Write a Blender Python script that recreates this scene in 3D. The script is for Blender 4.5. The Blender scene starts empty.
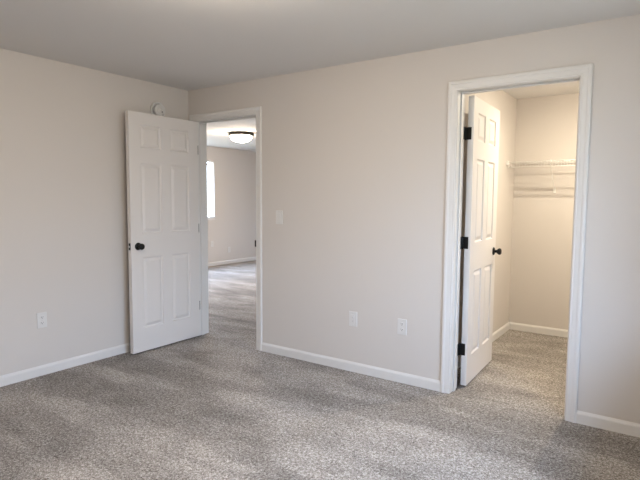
import bpy, bmesh, math
from mathutils import Vector, Matrix

S = bpy.context.scene
COL = S.collection
PI = math.pi

# ------------------------------------------------------------------ camera
YAW, PITCH, ROLL = 0.606, -0.079, 0.007
cd = bpy.data.cameras.new('camera')
cam = bpy.data.objects.new('camera', cd)
COL.objects.link(cam)
fwd = Vector((-math.sin(YAW) * math.cos(PITCH), math.cos(YAW) * math.cos(PITCH), math.sin(PITCH)))
rgt = Vector((math.cos(YAW), math.sin(YAW), 0))
upv = rgt.cross(fwd)
r2 = rgt * math.cos(ROLL) + upv * math.sin(ROLL)
u2 = -rgt * math.sin(ROLL) + upv * math.cos(ROLL)
m = Matrix((r2, u2, -fwd)).transposed().to_4x4()
m.translation = Vector((4.003, -3.480, 1.383))
cam.matrix_world = m
cd.sensor_fit = 'HORIZONTAL'
cd.sensor_width = 36.0
cd.lens = 36.0 * 512.2 / 640.0
cd.clip_start = 0.02
S.camera = cam

# ------------------------------------------------------------------ light levels
SKY_STRENGTH = 19.0
CLOSET_BULB = 2350.0
LANDING_LAMP = 190.0
BEDROOM_LAMP = 106.0
S.view_settings.view_transform = 'Standard'
S.view_settings.look = 'None'
S.view_settings.gamma = 1.0
S.view_settings.use_curve_mapping = False
S.view_settings.exposure = 0.0

w = bpy.data.worlds.new('overcast_sky')
S.world = w
w.use_nodes = True
nt = w.node_tree
nt.nodes.clear()
out = nt.nodes.new('ShaderNodeOutputWorld')
bg = nt.nodes.new('ShaderNodeBackground')
ramp = nt.nodes.new('ShaderNodeValToRGB')
sep = nt.nodes.new('ShaderNodeSeparateXYZ')
tc = nt.nodes.new('ShaderNodeTexCoord')
mr = nt.nodes.new('ShaderNodeMapRange')
mr.inputs['From Min'].default_value = -1.0
nt.links.new(tc.outputs['Generated'], sep.inputs[0])
nt.links.new(sep.outputs['Z'], mr.inputs['Value'])
nt.links.new(mr.outputs[0], ramp.inputs[0])
nt.links.new(ramp.outputs[0], bg.inputs['Color'])
nt.links.new(bg.outputs[0], out.inputs[0])
el = ramp.color_ramp.elements
el[0].position = 0.46; el[0].color = (0.20, 0.21, 0.20, 1)
el[1].position = 0.65; el[1].color = (0.70, 0.91, 1.27, 1)
e = el.new(0.55); e.color = (0.35, 0.41, 0.49, 1)
e = el.new(1.0); e.color = (1.25, 1.72, 2.60, 1)
bg.inputs['Strength'].default_value = SKY_STRENGTH


def portal(loc, rot, sx, sy):
    d = bpy.data.lights.new('window_portal', 'AREA')
    d.shape = 'RECTANGLE'
    d.size, d.size_y = sx, sy
    d.cycles.is_portal = True
    o = bpy.data.objects.new('window_portal', d)
    o.location = loc
    o.rotation_euler = rot
    COL.objects.link(o)


# ------------------------------------------------------------------ plan (metres)
H = 2.44
T = 0.14                              # wall thickness
EL, ER = 0.100, 0.890                 # entry opening, jamb faces
CL, CR = 2.737, 3.489                 # closet opening, jamb faces
HEAD = 2.130
JT = 0.019
RX, RY = 4.22, -4.25                  # bedroom right wall, rear wall
FX, FY = -3.80, 6.60                  # landing far wall, landing end wall
KX, KY, KR = 2.58, 2.17, 4.22         # closet left, back, right
W2 = (-2.30, -0.80, 0.90, 2.20)       # bedroom window in right wall y0,y1,z0,z1
EAVE = 0.60                           # roof overhang
W1 = (2.03, 3.955, 1.015, 2.130)         # landing window in far wall
W3 = (0.40, 1.80, 1.05, 2.11)  # second landing window, out of view, put in and enlarged for more light
W5 = (-1.60, -0.40, 1.05, 2.11)       # landing end window, unseen, added for light; x0,x1,z0,z1

portal((RX + T + 0.02, (W2[0] + W2[1]) / 2, (W2[2] + W2[3]) / 2), (0, PI / 2, 0), W2[3] - W2[2], W2[1] - W2[0])
portal(((W5[0] + W5[1]) / 2, FY + T + 0.02, (W5[2] + W5[3]) / 2), (-PI / 2, 0, 0), W5[1] - W5[0], W5[3] - W5[2])
for q in (W1, W3):
    portal((FX - T - 0.02, (q[0] + q[1]) / 2, (q[2] + q[3]) / 2), (0, -PI / 2, 0), q[3] - q[2], q[1] - q[0])


# ------------------------------------------------------------------ materials
def mat(name, col, rough=0.5, metal=0.0, spec=0.5):
    mm = bpy.data.materials.new(name)
    mm.use_nodes = True
    b = mm.node_tree.nodes['Principled BSDF']
    b.inputs['Base Color'].default_value = (*col, 1)
    b.inputs['Roughness'].default_value = rough
    b.inputs['Metallic'].default_value = metal
    b.inputs['Specular IOR Level'].default_value = spec
    return mm, mm.node_tree, b


def add_bump(t, b, scale, strength, dist, detail=3.0):
    c = t.nodes.new('ShaderNodeTexCoord')
    n = t.nodes.new('ShaderNodeTexNoise')
    n.inputs['Scale'].default_value = scale
    n.inputs['Detail'].default_value = detail
    bp = t.nodes.new('ShaderNodeBump')
    bp.inputs['Strength'].default_value = strength
    bp.inputs['Distance'].default_value = dist
    t.links.new(c.outputs['Object'], n.inputs['Vector'])
    t.links.new(n.outputs['Fac'], bp.inputs['Height'])
    t.links.new(bp.outputs['Normal'], b.inputs['Normal'])
    return n


def painted(name, col, rough, scale=160.0, strength=0.08):
    mm, t, b = mat(name, col, rough, spec=0.3)
    add_bump(t, b, scale, strength, 0.002)
    return mm


M_WALL = painted('greige_wall_paint', (0.675, 0.632, 0.595), 0.75, 240.0, 0.03)
M_CEIL = painted('flat_ceiling_paint', (0.74, 0.725, 0.71), 0.9, 90.0, 0.15)
M_TRIM = painted('white_trim_enamel', (0.755, 0.735, 0.715), 0.38, 60.0, 0.02)
M_DOOR = painted('white_door_paint', (0.755, 0.72, 0.695), 0.42, 220.0, 0.05)
M_BLACK, _t, _b = mat('oil_rubbed_black_metal', (0.010, 0.0095, 0.009), 0.42, 0.0, 0.25)
M_BRONZE, _t, _b = mat('dark_bronze_metal', (0.06, 0.05, 0.042), 0.35, 0.9)
M_PLATE, _t, _b = mat('white_cover_plate_plastic', (0.74, 0.725, 0.71), 0.3)
M_SLOT, _t, _b = mat('dark_slot', (0.03, 0.03, 0.03), 0.6)
M_SCREW, _t, _b = mat('painted_screw', (0.62, 0.61, 0.60), 0.35, 0.5)
M_WIRE, _t, _b = mat('white_vinyl_coated_wire', (0.84, 0.83, 0.80), 0.35)
M_VINYL, _t, _b = mat('white_window_vinyl', (0.82, 0.82, 0.82), 0.35)
M_PORC, _t, _b = mat('white_porcelain', (0.85, 0.84, 0.82), 0.2)

# carpet: looped fleck colours, vacuum pile lean seeded to also paint in a window-lit patch, tufted bump
M_CARPET, t, b = mat('grey_beige_cut_pile_carpet', (0.3, 0.28, 0.26), 0.95, spec=0.1)
c = t.nodes.new('ShaderNodeTexCoord')


def noise(scale, detail=2.0, rough=0.5, dist=0.0, vec=None):
    n = t.nodes.new('ShaderNodeTexNoise')
    n.inputs['Scale'].default_value = scale
    n.inputs['Detail'].default_value = detail
    n.inputs['Roughness'].default_value = rough
    n.inputs['Distortion'].default_value = dist
    t.links.new(vec or c.outputs['Object'], n.inputs['Vector'])
    return n


def ramp_of(src, stops):
    r = t.nodes.new('ShaderNodeValToRGB')
    e = r.color_ramp.elements
    e[0].position, e[0].color = stops[0][0], (*stops[0][1], 1)
    e[1].position, e[1].color = stops[-1][0], (*stops[-1][1], 1)
    for p_, c_ in stops[1:-1]:
        x = e.new(p_); x.color = (*c_, 1)
    t.links.new(src, r.inputs[0])
    return r


vor = t.nodes.new('ShaderNodeTexVoronoi')          # one cell per yarn tuft
vor.inputs['Scale'].default_value = 230.0
wob = noise(70.0, 2.0, 0.6)
vadd = t.nodes.new('ShaderNodeVectorMath')
vadd.operation = 'MULTIPLY_ADD'
vadd.inputs[1].default_value = (0.012, 0.012, 0.012)
t.links.new(wob.outputs['Color'], vadd.inputs[0])
t.links.new(c.outputs['Object'], vadd.inputs[2])
t.links.new(vadd.outputs[0], vor.inputs['Vector'])
sepc = t.nodes.new('ShaderNodeSeparateColor')
t.links.new(vor.outputs['Color'], sepc.inputs[0])
clump = noise(60.0, 3.0, 0.7)
mixf = t.nodes.new('ShaderNodeMath')
mixf.operation = 'MULTIPLY_ADD'
mixf.inputs[1].default_value = 0.55
t.links.new(sepc.outputs[0], mixf.inputs[0])
hf = t.nodes.new('ShaderNodeMapRange')
hf.inputs['From Min'].default_value = 0.30
hf.inputs['From Max'].default_value = 0.70
hf.inputs['To Max'].default_value = 0.45
t.links.new(clump.outputs['Fac'], hf.inputs['Value'])
t.links.new(hf.outputs[0], mixf.inputs[2])
r1 = ramp_of(mixf.outputs[0], [(0.10, (0.095, 0.079, 0.068)), (0.36, (0.245, 0.216, 0.191)), (0.58, (0.350, 0.318, 0.291)), (0.90, (0.67, 0.63, 0.59))])


def lean_light_layer(rot, scale, sc, seed, stops):
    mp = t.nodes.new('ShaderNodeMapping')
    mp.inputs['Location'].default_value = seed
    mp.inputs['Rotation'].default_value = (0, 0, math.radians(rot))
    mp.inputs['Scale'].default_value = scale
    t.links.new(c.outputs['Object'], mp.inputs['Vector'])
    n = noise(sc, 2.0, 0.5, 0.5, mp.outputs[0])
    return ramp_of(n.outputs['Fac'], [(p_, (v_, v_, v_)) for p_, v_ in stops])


l1 = lean_light_layer(12, (0.55, 2.6, 1), 1.25, (17.65, 16.92, 0), [(0.38, 0.80), (0.492, 0.93), (0.508, 1.05), (0.64, 1.14)])  # vacuum streaks, seed chosen so pale bands brighten the window-lit floor
l2 = lean_light_layer(-30, (1.0, 1.7, 1), 2.6, (10.11, 11.78, 0), [(0.34, 0.86), (0.47, 0.97), (0.54, 1.03), (0.68, 1.11)])
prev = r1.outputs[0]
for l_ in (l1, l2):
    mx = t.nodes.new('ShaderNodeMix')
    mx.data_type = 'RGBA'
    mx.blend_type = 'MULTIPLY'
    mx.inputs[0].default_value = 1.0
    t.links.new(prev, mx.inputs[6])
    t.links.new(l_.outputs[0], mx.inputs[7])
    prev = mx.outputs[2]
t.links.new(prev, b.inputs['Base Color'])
bp = t.nodes.new('ShaderNodeBump')
bp.inputs['Strength'].default_value = 0.6
bp.inputs['Distance'].default_value = 0.006
t.links.new(mixf.outputs[0], bp.inputs['Height'])
t.links.new(bp.outputs['Normal'], b.inputs['Normal'])

# architectural glass
M_GLASS = bpy.data.materials.new('clear_window_glass')
M_GLASS.use_nodes = True
t = M_GLASS.node_tree
t.nodes.clear()
go = t.nodes.new('ShaderNodeOutputMaterial')
gm = t.nodes.new('ShaderNodeMixShader')
gt = t.nodes.new('ShaderNodeBsdfTransparent')
gg = t.nodes.new('ShaderNodeBsdfGlossy')
gg.inputs['Roughness'].default_value = 0.02
gt.inputs['Color'].default_value = (0.95, 0.97, 0.97, 1)
gm.inputs[0].default_value = 0.06
t.links.new(gt.outputs[0], gm.inputs[1])
t.links.new(gg.outputs[0], gm.inputs[2])
t.links.new(gm.outputs[0], go.inputs[0])


def glow(name, col, strength):
    mm = bpy.data.materials.new(name)
    mm.use_nodes = True
    tt = mm.node_tree
    tt.nodes.clear()
    o = tt.nodes.new('ShaderNodeOutputMaterial')
    e_ = tt.nodes.new('ShaderNodeEmission')
    e_.inputs['Color'].default_value = (*col, 1)
    e_.inputs['Strength'].default_value = strength
    tt.links.new(e_.outputs[0], o.inputs[0])
    return mm


M_BULB = glow('lit_incandescent_bulb', (1.0, 0.88, 0.68), CLOSET_BULB)
M_DOME_BED = glow('lit_frosted_bedroom_glass', (1.0, 0.86, 0.70), BEDROOM_LAMP)
M_DOME = glow('lit_frosted_glass', (1.0, 0.80, 0.58), LANDING_LAMP)


# ------------------------------------------------------------------ mesh helpers
def new_obj(name, bm, material, parent=None, smooth=False, kind=None):
    bmesh.ops.recalc_face_normals(bm, faces=bm.faces)
    me = bpy.data.meshes.new(name)
    bm.to_mesh(me)
    bm.free()
    me.materials.append(material)
    if smooth:
        for p_ in me.polygons:
            p_.use_smooth = True
    o = bpy.data.objects.new(name, me)
    COL.objects.link(o)
    if parent:
        o.parent = parent
    if kind:
        o['kind'] = kind
    return o


def empty(name, loc=(0, 0, 0), rz=0.0):
    o = bpy.data.objects.new(name, None)
    o.empty_display_size = 0.1
    o.location = loc
    o.rotation_euler = (0, 0, rz)
    COL.objects.link(o)
    return o


def tag(o, label=None, cat=None, group=None, kind=None):
    if label: o['label'] = label
    if cat: o['category'] = cat
    if group: o['group'] = group
    if kind: o['kind'] = kind
    return o


def box(bm, x0, x1, y0, y1, z0, z1, bev=0.0, seg=2):
    v = [bm.verts.new((x, y, z)) for x in (x0, x1) for y in (y0, y1) for z in (z0, z1)]
    fs = [bm.faces.new([v[i] for i in q]) for q in ((0, 1, 3, 2), (4, 6, 7, 5), (0, 4, 5, 1), (2, 3, 7, 6), (0, 2, 6, 4), (1, 5, 7, 3))]
    if bev:
        es = list({ed for f in fs for ed in f.edges})
        bmesh.ops.bevel(bm, geom=es, offset=bev, segments=seg, affect='EDGES', profile=0.6)


def lathe(bm, prof, origin, axis, seg=32):
    """prof: list of (radius, height along axis)"""
    ax = Vector(axis).normalized()
    a = Vector((0, 0, 1)) if abs(ax.z) < 0.9 else Vector((1, 0, 0))
    e1 = ax.cross(a).normalized()
    e2 = ax.cross(e1)
    o = Vector(origin)
    rings = []
    for r, h in prof:
        if r < 1e-6:
            rings.append([bm.verts.new(o + ax * h)])
        else:
            rings.append([bm.verts.new(o + ax * h + (e1 * math.cos(2 * PI * k / seg) + e2 * math.sin(2 * PI * k / seg)) * r) for k in range(seg)])
    for A, B in zip(rings, rings[1:]):
        for k in range(seg):
            k2 = (k + 1) % seg
            if len(A) == 1 and len(B) == 1:
                continue
            if len(A) == 1:
                bm.faces.new((A[0], B[k], B[k2]))
            elif len(B) == 1:
                bm.faces.new((A[k], A[k2], B[0]))
            else:
                bm.faces.new((A[k], A[k2], B[k2], B[k]))


def tube(bm, pts, r, seg=8):
    pts = [Vector(p_) for p_ in pts]
    rings = []
    n = len(pts)
    for i, p_ in enumerate(pts):
        d = (pts[min(i + 1, n - 1)] - pts[max(i - 1, 0)]).normalized()
        a = Vector((0, 0, 1)) if abs(d.z) < 0.8 else Vector((1, 0, 0))
        e1 = d.cross(a).normalized()
        e2 = d.cross(e1)
        rings.append([bm.verts.new(p_ + (e1 * math.cos(2 * PI * k / seg) + e2 * math.sin(2 * PI * k / seg)) * r) for k in range(seg)])
    for A, B in zip(rings, rings[1:]):
        for k in range(seg):
            bm.faces.new((A[k], A[(k + 1) % seg], B[(k + 1) % seg], B[k]))
    bm.faces.new(rings[0][::-1])
    bm.faces.new(rings[-1])


def wall_mesh(bm, axis, c0, c1, u0, u1, z0, z1, holes=()):
    """solid wall; axis 'y': runs along x, thickness c0..c1 in y; axis 'x': runs along y"""
    us = sorted({u0, u1, *[h[0] for h in holes], *[h[1] for h in holes]})
    zs = sorted({z0, z1, *[h[2] for h in holes], *[h[3] for h in holes]})

    def P(u, cc, z):
        return (u, cc, z) if axis == 'y' else (cc, u, z)

    vd = {}

    def V(u, cc, z):
        k = (u, cc, z)
        if k not in vd:
            vd[k] = bm.verts.new(P(u, cc, z))
        return vd[k]

    def solid(i, j):
        if not (0 <= i < len(us) - 1 and 0 <= j < len(zs) - 1):
            return False
        uc, zc = (us[i] + us[i + 1]) / 2, (zs[j] + zs[j + 1]) / 2
        return not any(h[0] < uc < h[1] and h[2] < zc < h[3] for h in holes)

    for i in range(len(us) - 1):
        for j in range(len(zs) - 1):
            if not solid(i, j):
                continue
            a, b_, p_, q = us[i], us[i + 1], zs[j], zs[j + 1]
            for cc in (c0, c1):
                bm.faces.new((V(a, cc, p_), V(b_, cc, p_), V(b_, cc, q), V(a, cc, q)))
            if not solid(i - 1, j): bm.faces.new((V(a, c0, p_), V(a, c1, p_), V(a, c1, q), V(a, c0, q)))
            if not solid(i + 1, j): bm.faces.new((V(b_, c0, p_), V(b_, c1, p_), V(b_, c1, q), V(b_, c0, q)))
            if not solid(i, j - 1): bm.faces.new((V(a, c0, p_), V(b_, c0, p_), V(b_, c1, p_), V(a, c1, p_)))
            if not solid(i, j + 1): bm.faces.new((V(a, c0, q), V(b_, c0, q), V(b_, c1, q), V(a, c1, q)))


def wall(name, *a, material=None, **k):
    bm = bmesh.new()
    wall_mesh(bm, *a, **k)
    return new_obj(name, bm, material or M_WALL, kind='structure')


# ------------------------------------------------------------------ shell
bm = bmesh.new(); box(bm, FX - T, RX + T, RY - T, FY + T, -0.12, 0.0)
new_obj('floor', bm, M_CARPET, kind='structure')
bm = bmesh.new(); box(bm, FX - T, RX + T, RY - T, FY + T, H, H + 0.12)
new_obj('ceiling', bm, M_CEIL, kind='structure')

wall('wall_left', 'x', -T, 0.0, RY, 0.0, 0.0, H)
wall('wall_back', 'y', 0.0, T, FX, RX, 0.0, H,
     holes=((EL - JT, ER + JT, -1.0, HEAD + JT), (CL - JT, CR + JT, -1.0, HEAD + JT)))
wall('wall_right', 'x', RX, RX + T, RY, T, 0.0, H, holes=(W2,))
wall('wall_rear', 'y', RY - T, RY, -T, RX + T, 0.0, H, holes=())
wall('wall_far', 'x', FX - T, FX, 0.0, FY, 0.0, H, holes=(W1, W3))
wall('wall_landing_end', 'y', FY, FY + T, FX - T, KX, 0.0, H, holes=(W5,))
wall('wall_closet_left', 'x', KX - T, KX, T, FY, 0.0, H)
wall('wall_closet_back', 'y', KY, KY + T, KX, KR + T, 0.0, H)
wall('wall_closet_right', 'x', KR, KR + T, T, KY, 0.0, H)

# roof overhang outside the bedroom window
bm = bmesh.new(); box(bm, RX + T, RX + T + EAVE, RY - T, FY + T, 2.36, 2.52)
new_obj('roof_eave', bm, M_VINYL, kind='structure')

# ------------------------------------------------------------------ baseboards
BBP = [(0.0, 0.0), (0.0125, 0.0), (0.0125, 0.058), (0.0105, 0.066), (0.0065, 0.072), (0.004, 0.078), (0.0, 0.078)]


def baseboard(name, a, b_, n):
    """a, b_: floor points on the wall face; n: unit normal into the room"""
    a, b_, n = Vector((*a, 0)), Vector((*b_, 0)), Vector((*n, 0))
    bm = bmesh.new()
    ra = [bm.verts.new(a + n * d + Vector((0, 0, z))) for d, z in BBP]
    rb = [bm.verts.new(b_ + n * d + Vector((0, 0, z))) for d, z in BBP]
    k = len(BBP)
    for i in range(k):
        bm.faces.new((ra[i], ra[(i + 1) % k], rb[(i + 1) % k], rb[i]))
    bm.faces.new(ra[::-1]); bm.faces.new(rb)
    return new_obj(name, bm, M_TRIM, kind='structure')


CW = 0.064
REV = 0.004
D_ = 0.0125
baseboard('baseboard_left', (0, RY), (0, 0), (1, 0))
baseboard('baseboard_back', (ER + REV + CW, 0), (CL - REV - CW, 0), (0, -1))
baseboard('baseboard_back_right', (CR + REV + CW, 0), (RX, 0), (0, -1))
baseboard('baseboard_right', (RX, RY), (RX, -D_), (-1, 0))
baseboard('baseboard_rear', (D_, RY), (RX - D_, RY), (0, 1))
baseboard('baseboard_far', (FX, T), (FX, FY), (1, 0))
baseboard('baseboard_landing_end', (FX + D_, FY), (KX - T, FY), (0, -1))
baseboard('baseboard_landing_right', (KX - T, T), (KX - T, FY - D_), (-1, 0))
baseboard('baseboard_landing_front', (FX + D_, T), (EL - REV - CW, T), (0, 1))
baseboard('baseboard_landing_front_right', (ER + REV + CW, T), (KX - T - D_, T), (0, 1))
baseboard('baseboard_closet_left', (KX, T), (KX, KY), (1, 0))
baseboard('baseboard_closet_back', (KX + D_, KY), (KR, KY), (0, -1))
baseboard('baseboard_closet_right', (KR, T), (KR, KY - D_), (-1, 0))

# ------------------------------------------------------------------ door frames
CAS = [(u_ * CW / 0.067, d_) for u_, d_ in [(0.0, 0.0), (0.0, 0.0085), (0.003, 0.0105), (0.010, 0.0108), (0.014, 0.0095), (0.018, 0.0115), (0.034, 0.0130),
       (0.040, 0.0135), (0.044, 0.0170), (0.050, 0.0185), (0.058, 0.0185), (0.064, 0.0170), (0.067, 0.0140), (0.067, 0.0)]]


def casing(parent, xl, xr, zt, face, sgn, clip_left=None):
    """mitred colonial casing round an opening; sgn is the outward direction along y"""
    def loop(u, d, which):
        xa = xl - u
        if clip_left is not None:
            xa = max(xa, clip_left)
        return Vector(((xa, face + sgn * d, 0.0), (xa, face + sgn * d, zt + u), (xr + u, face + sgn * d, zt + u), (xr + u, face + sgn * d, 0.0))[which])
    for name, i in (('casing_leg', 0), ('casing_head', 1), ('casing_leg', 2)):
        bm = bmesh.new()
        A = [bm.verts.new(loop(u, d, i)) for u, d in CAS]
        B = [bm.verts.new(loop(u, d, i + 1)) for u, d in CAS]
        k = len(CAS)
        for q in range(k):
            bm.faces.new((A[q], A[(q + 1) % k], B[(q + 1) % k], B[q]))
        bm.faces.new(A[::-1]); bm.faces.new(B)
        bmesh.ops.remove_doubles(bm, verts=bm.verts, dist=1e-6)
        new_obj(name, bm, M_TRIM, parent)


def door_frame(name, xl, xr, stop_y, clip_left=None):
    t_ = empty(name, ((xl + xr) / 2, T / 2, 0))
    t_['kind'] = 'structure'
    inv = Matrix.Translation(-t_.location)

    def link(n_, bm, m_=M_TRIM):
        bmesh.ops.transform(bm, matrix=inv, verts=bm.verts)
        return new_obj(n_, bm, m_, t_)
    for a, b_ in ((xl - JT, xl), (xr, xr + JT)):
        bm = bmesh.new(); box(bm, a, b_, 0, T, 0, HEAD + JT, 0.0012, 1); link('jamb', bm)
    bm = bmesh.new(); box(bm, xl, xr, 0, T, HEAD, HEAD + JT, 0.0012, 1); link('head_jamb', bm)
    s0, s1 = stop_y
    for a, b_ in ((xl, xl + 0.011), (xr - 0.011, xr)):
        bm = bmesh.new(); box(bm, a, b_, s0, s1, 0, HEAD, 0.003); link('door_stop', bm)
    bm = bmesh.new(); box(bm, xl + 0.011, xr - 0.011, s0, s1, HEAD - 0.011, HEAD, 0.003); link('door_stop', bm)
    before = set(COL.objects)
    casing(t_, xl - REV, xr + REV, HEAD + REV, 0.0, -1, clip_left)
    casing(t_, xl - REV, xr + REV, HEAD + REV, T, 1, None)
    for o in set(COL.objects) - before:
        o.data.transform(inv)
    return t_, link


tr1, link1 = door_frame('trim_1', EL, ER, (0.046, 0.080), 0.006)
tag(tr1, 'white moulded casing and jambs around the open entry doorway beside the corner', 'door frame')
tr2, link2 = door_frame('trim_2', CL, CR, (0.052, 0.086))
tag(tr2, 'white moulded casing and jambs around the closet doorway', 'door frame')
# strike plates
bm = bmesh.new(); box(bm, ER - 0.0015, ER + 0.001, 0.002, 0.034, 0.948, 1.012, 0.0006, 1)
box(bm, ER - 0.013, ER + 0.001, -0.010, 0.003, 0.950, 1.010, 0.0015, 1)
tag(link1('strike_plate', bm, M_BLACK), 'black strike plate')
bm = bmesh.new(); box(bm, CR - 0.0015, CR + 0.001, 0.106, 0.138, 0.93, 0.985, 0.0006, 1)
tag(link2('strike_plate', bm, M_BLACK), 'black strike plate')


# ------------------------------------------------------------------ six panel doors
def six_panel(width, z0, z1, th):
    """leaf in x 0..width, y 0..th, moulded panels on both faces"""
    st, mu = 0.112, 0.098
    pw = (width - 2 * st - mu) / 2
    xs = [0, st, st + pw, st + pw + mu, width - st, width]
    zs = [z0, 0.222, 0.862, 1.070, 1.690, 1.818, 2.022, z1]
    bm = bmesh.new()
    for side in (0, 1):
        Y = (lambda d: d) if side == 0 else (lambda d: th - d)
        for i in range(5):
            for j in range(7):
                x0, x1, a, b_ = xs[i], xs[i + 1], zs[j], zs[j + 1]
                if i in (1, 3) and j in (1, 3, 5):
                    prev = None
                    for ins, dep in ((0, 0), (0.004, 0.002), (0.007, 0.0095), (0.012, 0.0120), (0.020, 0.0120), (0.040, 0.0030), (0.044, 0.0022)):
                        ring = [bm.verts.new(p_) for p_ in ((x0 + ins, Y(dep), a + ins), (x1 - ins, Y(dep), a + ins), (x1 - ins, Y(dep), b_ - ins), (x0 + ins, Y(dep), b_ - ins))]
                        if prev:
                            for q in range(4):
                                bm.faces.new((prev[q], prev[(q + 1) % 4], ring[(q + 1) % 4], ring[q]))
                        prev = ring
                    bm.faces.new(prev)
                else:
                    bm.faces.new([bm.verts.new(p_) for p_ in ((x0, Y(0), a), (x1, Y(0), a), (x1, Y(0), b_), (x0, Y(0), b_))])
    for i in range(5):
        for z in (z0, z1):
            bm.faces.new([bm.verts.new(p_) for p_ in ((xs[i], 0, z), (xs[i + 1], 0, z), (xs[i + 1], th, z), (xs[i], th, z))])
    for j in range(7):
        for x in (0, width):
            bm.faces.new([bm.verts.new(p_) for p_ in ((x, 0, zs[j]), (x, 0, zs[j + 1]), (x, th, zs[j + 1]), (x, th, zs[j]))])
    bmesh.ops.remove_doubles(bm, verts=bm.verts, dist=1e-5)
    return bm


def panel_door(name, loc, rz, off, s0, width, knob_z, hinge_z, flip):
    """root Empty stands at the hinge pin; local x runs along the leaf, off = leaf y range start"""
    th = 0.042
    t_ = empty(name, loc, rz)
    t_['kind'] = 'structure'
    bm = six_panel(width, 0.016, 2.124, th)
    bmesh.ops.translate(bm, verts=bm.verts, vec=(s0, off, 0))
    new_obj('door_leaf', bm, M_DOOR, t_)
    kx = s0 + width - 0.070
    for sgn, y in ((-1, off), (1, off + th)):
        bm = bmesh.new()
        lathe(bm, [(0.0, 0.0), (0.033, 0.0), (0.033, 0.004), (0.029, 0.009), (0.016, 0.011), (0.0, 0.011)], (kx, y, knob_z), (0, sgn, 0))
        rose = new_obj('knob_rose', bm, M_BLACK, t_, True)
        bm = bmesh.new()
        lathe(bm, [(0.0, 0.009), (0.0125, 0.010), (0.0115, 0.022), (0.013, 0.030), (0.021, 0.036), (0.0265, 0.044), (0.0275, 0.052), (0.0255, 0.059), (0.019, 0.064), (0.0, 0.066)],
              (kx, y, knob_z), (0, sgn, 0))
        new_obj('door_knob', bm, M_BLACK, rose, True)
    xe = s0 + width
    bm = bmesh.new()
    box(bm, xe - 0.002, xe + 0.0015, off + th / 2 - 0.0125, off + th / 2 + 0.0125, knob_z - 0.030, knob_z + 0.030, 0.001, 1)
    lp = new_obj('latch_plate', bm, M_BLACK, t_)
    bm = bmesh.new()
    box(bm, xe + 0.001, xe + 0.010, off + th / 2 - 0.006, off + th / 2 + 0.006, knob_z - 0.008, knob_z + 0.008, 0.002)
    new_obj('latch_bolt', bm, M_SCREW, lp)
    y_in = off if abs(off) < abs(off + th) else off + th      # leaf face on the hinge side
    d = 1 if y_in == off else -1
    for hz in hinge_z:
        bm = bmesh.new()
        box(bm, s0 - 0.003, s0 + 0.001, min(y_in, y_in + d * 0.027), max(y_in, y_in + d * 0.027), hz - 0.044, hz + 0.044)
        box(bm, s0 - 0.003, s0 - 0.0005, min(0, y_in + d * 0.003), max(0, y_in + d * 0.003), hz - 0.044, hz + 0.044)
        hg = new_obj('hinge', bm, M_BLACK, t_)
        bm = bmesh.new()
        lathe(bm, [(0, -0.047), (0.004, -0.047), (0.0065, -0.044), (0.0065, 0.044), (0.004, 0.047), (0, 0.047)], (0, 0, hz), (0, 0, 1), 16)
        new_obj('hinge_barrel', bm, M_BLACK, hg, True)
        bm = bmesh.new()
        for dz in (-0.03, 0, 0.03):
            lathe(bm, [(0.0035, 0.0), (0.003, 0.0008), (0, 0.001)], (s0 - 0.003, y_in + d * (0.012 if dz == 0 else 0.021), hz + dz), (-1, 0, 0), 10)
        new_obj('hinge_screw', bm, M_BLACK, hg, True)
    return t_


ENTRY_RZ = -PI / 2 + math.radians(0.3)
d1 = panel_door('door_1', (EL + 0.004, -0.013, 0), ENTRY_RZ, 0.0, 0.004, 0.769, 0.962, (0.31, 1.09, 1.86), 0)
tag(d1, 'white six-panel entry door swung open near the left wall', 'door')
d2 = panel_door('door_2', (CL + 0.002, T + 0.023, 0), PI / 2 + math.radians(2.3), -0.055, 0.010, 0.745, 0.962, (0.286, 1.076, 1.861), 1)
tag(d2, 'white six-panel closet door opened inward with three black hinges', 'door')


# jamb leaves of the hinges belong to the frames
for hz in (0.31, 1.09, 1.86):
    bm = bmesh.new(); box(bm, EL - 0.0005, EL + 0.0018, -0.012, 0.030, hz - 0.044, hz + 0.044, 0.0006, 1)
    link1('hinge_leaf', bm, M_BLACK)
for hz in (0.286, 1.076, 1.861):
    bm = bmesh.new(); box(bm, CL - 0.0005, CL + 0.0018, T - 0.012, T + 0.022, hz - 0.044, hz + 0.044, 0.0006, 1)
    link2('hinge_leaf', bm, M_BLACK)


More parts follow.
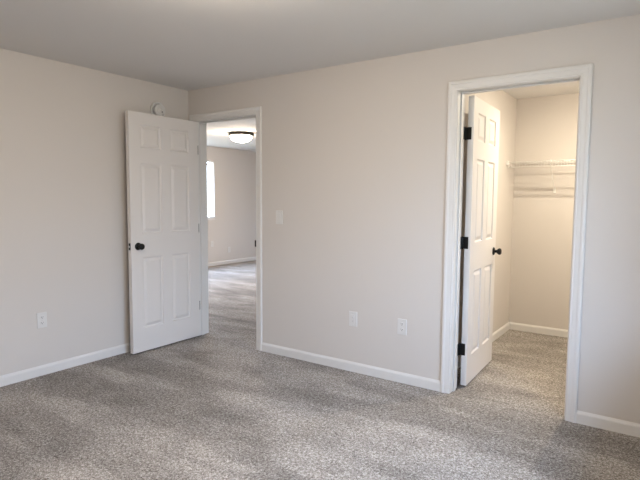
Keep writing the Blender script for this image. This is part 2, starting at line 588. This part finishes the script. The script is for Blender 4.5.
# ------------------------------------------------------------------ windows
def window(name, xf, sgn, q, axis='x', slider=True):
    """vinyl window set in an x-facing wall; xf = inner wall face, sgn = direction outwards"""
    y0, y1, z0, z1 = q
    if axis == 'x':
        loc = Vector((xf, (y0 + y1) / 2, z0))
        t_ = empty(name, loc)
        inv = Matrix.Translation(-loc)
    else:                                   # built as an x-facing window, then turned about its base
        loc = Vector((xf, (y0 + y1) / 2, z0))
        t_ = empty(name, ((y0 + y1) / 2, xf, z0))
        inv = Matrix.Rotation(PI / 2, 4, 'Z') @ Matrix.Translation(-loc)
    t_['kind'] = 'structure'

    def part(n_, m_, boxes, parent=t_, bev=0.002):
        bm = bmesh.new()
        for bx in boxes:
            xa, xb = sorted((xf + sgn * bx[0], xf + sgn * bx[1]))
            box(bm, xa, xb, *bx[2:], bev, 1)
        bmesh.ops.transform(bm, matrix=inv, verts=bm.verts)
        return new_obj(n_, bm, m_, parent)
    f = 0.035
    zm, ym = (z0 + z1) / 2, (y0 + y1) / 2
    s = 0.032
    if slider:
        sashes = ((y0 + f, ym + 0.016, z0 + f, z1 - f, 0.102), (ym - 0.016, y1 - f, z0 + f, z1 - f, 0.072))
    else:
        sashes = ((y0 + f, y1 - f, z0 + f, zm + 0.018, 0.072), (y0 + f, y1 - f, zm - 0.018, z1 - f, 0.102))
    for ya, yb, a, b_, dx in sashes:
        sash = part('sash', M_VINYL, [(dx, dx + 0.028, ya, ya + s, a, b_), (dx, dx + 0.028, yb - s, yb, a, b_),
                                      (dx, dx + 0.028, ya + s, yb - s, a, a + s), (dx, dx + 0.028, ya + s, yb - s, b_ - s, b_)])
        part('pane', M_GLASS, [(dx + 0.012, dx + 0.016, ya + s - 0.004, yb - s + 0.004, a + s - 0.004, b_ - s + 0.004)], sash, 0.0)
    part('window_sill', M_TRIM, [(-0.022, 0.06, y0 - 0.03, y1 + 0.03, z0 - 0.018, z0 + 0.002)], t_, 0.004)
    part('apron', M_TRIM, [(-0.012, 0.0, y0 - 0.015, y1 + 0.015, z0 - 0.065, z0 - 0.018)], t_, 0.002)
    return t_


tag(window('window_1', FX, -1, W1), 'narrow view of a bright white window on the far wall of the landing', 'window')
tag(window('window_2', RX, 1, W2, slider=False), 'wide bedroom window in the right wall', 'window')
tag(window('added_window_4', FY, 1, W5, 'y'), 'unseen window added in the end wall to light the landing', 'window')
tag(window('added_window_3', FX, -1, W3), 'unseen landing window nearest the bedroom, added for its light', 'window')


# ------------------------------------------------------------------ outlets and switch
def plate_root(name, loc, rz):
    return empty(name, loc, rz)          # local: x along wall, -y out of wall, z up


def cover_plate(parent, holes='duplex'):
    bm = bmesh.new()
    box(bm, -0.0375, 0.0375, -0.006, 0.0, -0.060, 0.060, 0.0025, 2)
    return new_obj('cover_plate', bm, M_PLATE, parent)


def screw(parent, z):
    bm = bmesh.new()
    lathe(bm, [(0.0036, 0.0), (0.0034, 0.0012), (0.0, 0.0018)], (0, -0.0058, z), (0, -1, 0), 14)
    new_obj('screw', bm, M_SCREW, parent, True)


def duplex(loc, rz, label, slots=M_SLOT):
    t_ = plate_root('wall_outlet', loc, rz)
    tag(t_, label, 'outlet', 'wall outlets')
    cover_plate(t_)
    screw(t_, 0.0)
    for zc in (0.0215, -0.0215):
        bm = bmesh.new()
        n = 28
        ring = []
        for k in range(n):
            a = 2 * PI * k / n
            ring.append((0.0172 * math.cos(a), max(-0.0125, min(0.0125, 0.0172 * math.sin(a)))))
        A = [bm.verts.new((x, -0.005, zc + z)) for x, z in ring]
        B = [bm.verts.new((x, -0.0078, zc + z)) for x, z in ring]
        for k in range(n):
            bm.faces.new((A[k], A[(k + 1) % n], B[(k + 1) % n], B[k]))
        bm.faces.new(B)
        rc = new_obj('receptacle', bm, M_PLATE, t_)
        bm = bmesh.new()
        box(bm, -0.0075, -0.0050, -0.0081, -0.0070, zc - 0.001, zc + 0.008)
        box(bm, 0.0050, 0.0075, -0.0081, -0.0070, zc - 0.0005, zc + 0.0075)
        lathe(bm, [(0.0028, 0.0), (0.0028, 0.0011), (0, 0.0011)], (0, -0.0070, zc - 0.0065), (0, -1, 0), 12)
        new_obj('slots', bm, slots, rc)
    return t_


duplex((2.352, 0, 0.430), 0.0, 'white duplex outlet with dark slots, low on the wall just left of the closet doorway')
duplex((0.0, -1.490, 0.434), PI / 2, 'white duplex outlet low on the left wall of the bedroom')
duplex((FX, 4.37, 0.30), PI / 2, 'small white outlet low on the far landing wall, seen through the doorway')

duplex((FX, 3.88, 0.455), PI / 2, 'small white outlet on the far landing wall just beneath the bright window')

# data plate, two small jacks in a rectangular insert
t_ = plate_root('jack_plate', (1.921, 0, 0.430), 0.0)
tag(t_, 'white jack plate midway along the back wall, left of the duplex outlet', 'wall plate')
cover_plate(t_)
bm = bmesh.new(); box(bm, -0.0165, 0.0165, -0.0078, -0.005, -0.033, 0.033, 0.001, 1)
ins = new_obj('insert', bm, M_PLATE, t_)
bm = bmesh.new()
lathe(bm, [(0.0055, 0.0), (0.0055, 0.006), (0.0048, 0.007), (0.002, 0.007), (0.0, 0.005)], (0, -0.0075, 0.015), (0, -1, 0), 16)
new_obj('coaxial_jack', bm, M_SCREW, ins, True)
bm = bmesh.new(); box(bm, -0.006, 0.006, -0.0081, -0.007, -0.022, -0.012)
new_obj('phone_jack', bm, M_SCREW, ins)
screw(t_, 0.048); screw(t_, -0.048)

# light switch
t_ = plate_root('light_switch', (1.158, 0, 1.225), 0.0)
tag(t_, 'white rocker light switch on the wall right of the entry doorway', 'light switch')
cover_plate(t_)
bm = bmesh.new()
pr = [(-0.0335, -0.0055), (-0.0335, -0.0070), (0.0, -0.0080), (0.0335, -0.0110), (0.0335, -0.0055)]
A = [bm.verts.new((-0.0165, y, z)) for z, y in pr]
B = [bm.verts.new((0.0165, y, z)) for z, y in pr]
for k in range(5):
    bm.faces.new((A[k], A[(k + 1) % 5], B[(k + 1) % 5], B[k]))
bm.faces.new(A[::-1]); bm.faces.new(B)
new_obj('rocker', bm, M_PLATE, t_)
screw(t_, 0.048); screw(t_, -0.048)

# ------------------------------------------------------------------ smoke detector on the left wall, half behind the door top
t_ = empty('smoke_detector', (0, -0.370, 2.195))
tag(t_, 'round white smoke detector on the left wall above the open entry door', 'smoke detector')
bm = bmesh.new(); lathe(bm, [(0, 0), (0.080, 0), (0.080, 0.014), (0.076, 0.018), (0.067, 0.018), (0.066, 0.006), (0, 0.006)], (0, 0, 0), (1, 0, 0), 48)
new_obj('mounting_base', bm, M_PLATE, t_, True)
bm = bmesh.new(); lathe(bm, [(0, 0.006), (0.052, 0.006), (0.054, 0.030), (0.049, 0.038), (0.034, 0.042), (0.032, 0.039), (0.020, 0.039), (0.018, 0.043), (0, 0.044)], (0, 0, 0), (1, 0, 0), 48)
body = new_obj('detector_body', bm, M_PLATE, t_, True)
bm = bmesh.new(); lathe(bm, [(0.007, 0.0), (0.007, 0.003), (0.0, 0.004)], (0.037, 0.024, -0.014), (1, 0, 0), 16)
new_obj('test_button', bm, M_SLOT, body, True)

# ------------------------------------------------------------------ ceiling lamps
def dome_lamp(loc, dome_mat, label, group=None):
    t_ = empty('ceiling_lamp', loc)
    tag(t_, label, 'ceiling lamp', group)
    bm = bmesh.new()
    lathe(bm, [(0, 0), (0.196, 0), (0.204, -0.014), (0.206, -0.034), (0.200, -0.046), (0.178, -0.052), (0.168, -0.050), (0.166, -0.036), (0, -0.036)], (0, 0, 0), (0, 0, 1), 56)
    new_obj('rim', bm, M_BRONZE, t_, True)
    bm = bmesh.new()
    lathe(bm, [(0.160, -0.040), (0.166, -0.060)] + [(0.166 * math.cos(a * PI / 16), -0.066 - 0.084 * math.sin(a * PI / 16)) for a in range(0, 8)] + [(0, -0.150)], (0, 0, 0), (0, 0, 1), 48)
    new_obj('glass_dome', bm, dome_mat, t_, True)
    return t_


dome_lamp((-1.80, 2.65, H), M_DOME, 'lit flush ceiling lamp with white glass dome and dark rim, beyond the entry doorway')
dome_lamp((2.32, -1.93, H), M_DOME_BED, 'lit flush dome lamp in the middle of the bedroom ceiling')

t_ = empty('closet_light', (3.50, 1.18, H))
tag(t_, 'reflector bulb in a white porcelain lampholder on the closet ceiling', 'ceiling lamp')
bm = bmesh.new(); lathe(bm, [(0, 0), (0.055, 0), (0.055, -0.008), (0.040, -0.020), (0.026, -0.034), (0.020, -0.036), (0, -0.036)], (0, 0, 0), (0, 0, 1), 32)
new_obj('lampholder', bm, M_PORC, t_, True)
bm = bmesh.new(); lathe(bm, [(0.0, -0.034), (0.014, -0.036), (0.015, -0.050), (0.036, -0.088), (0.040, -0.094), (0.038, -0.096)], (0, 0, 0), (0, 0, 1), 28)
rb = new_obj('reflector_bulb', bm, M_PORC, t_, True)
bm = bmesh.new(); lathe(bm, [(0.038, -0.096), (0.030, -0.101), (0.018, -0.105), (0, -0.107)], (0, 0, 0), (0, 0, 1), 28)
new_obj('bulb_face', bm, M_BULB, rb, True)

# ------------------------------------------------------------------ closet wire shelf
SZ = 1.770
YB, YF = KY - 0.006, 1.862
X0, X1 = KX + 0.012, KR - 0.012
t_ = empty('wire_shelf', ((X0 + X1) / 2, KY, SZ))
tag(t_, 'white ventilated wire shelf fixed along the back wall of the closet', 'shelf')
inv = Matrix.Translation(-t_.location)


def sp(name, bm, mm=M_WIRE, smooth=True, parent=t_):
    bmesh.ops.transform(bm, matrix=inv, verts=bm.verts)
    return new_obj(name, bm, mm, parent, smooth)


LIP = 0.052
bm = bmesh.new(); tube(bm, [(X0, YF, SZ), (X1, YF, SZ)], 0.0036); sp('front_rod', bm)
bm = bmesh.new(); tube(bm, [(X0, YF - 0.002, SZ - LIP), (X1, YF - 0.002, SZ - LIP)], 0.0036); sp('lip_rod', bm)
bm = bmesh.new(); tube(bm, [(X0, YB - 0.010, SZ - 0.004), (X1, YB - 0.010, SZ - 0.004)], 0.0032); sp('back_rod', bm)
bm = bmesh.new(); tube(bm, [(X0, (YB + YF) / 2, SZ - 0.004), (X1, (YB + YF) / 2, SZ - 0.004)], 0.0032); sp('middle_rod', bm)
bm = bmesh.new()
x = X0 + 0.012
while x < X1:
    tube(bm, [(x, YB - 0.004, SZ + 0.001), (x, YF + 0.004, SZ + 0.001), (x, YF - 0.001, SZ - 0.003), (x, YF - 0.004, SZ - LIP - 0.003)], 0.0021, 6)
    x += 0.0254
sp('deck_wires', bm)
for bx in (2.992, 3.80):
    bm = bmesh.new()
    tube(bm, [(bx, YF - 0.004, SZ - 0.006), (bx - 0.004, YF + 0.02, SZ - 0.030), (bx - 0.012, KY - 0.012, 1.505)], 0.0042)
    box(bm, bx - 0.008, bx + 0.008, YF - 0.010, YF + 0.010, SZ - 0.012, SZ + 0.008, 0.002, 1)
    box(bm, bx - 0.022, bx - 0.002, KY - 0.014, KY, 1.462, 1.520, 0.003, 1)
    br = sp('support_brace', bm, smooth=False)
for xx, s in ((KX, 1), (KR, -1)):
    bm = bmesh.new()
    a, b_ = sorted((xx, xx + s * 0.020))
    box(bm, a, b_, YF - 0.020, YF + 0.020, SZ - 0.030, SZ + 0.012, 0.004, 2)
    sp('end_bracket', bm, smooth=False)
x = X0 + 0.10
while x < X1:
    bm = bmesh.new()
    box(bm, x - 0.007, x + 0.007, KY - 0.022, KY, SZ - 0.016, SZ + 0.012, 0.003, 1)
    sp('wall_clip', bm, smooth=False)
    x += 0.30
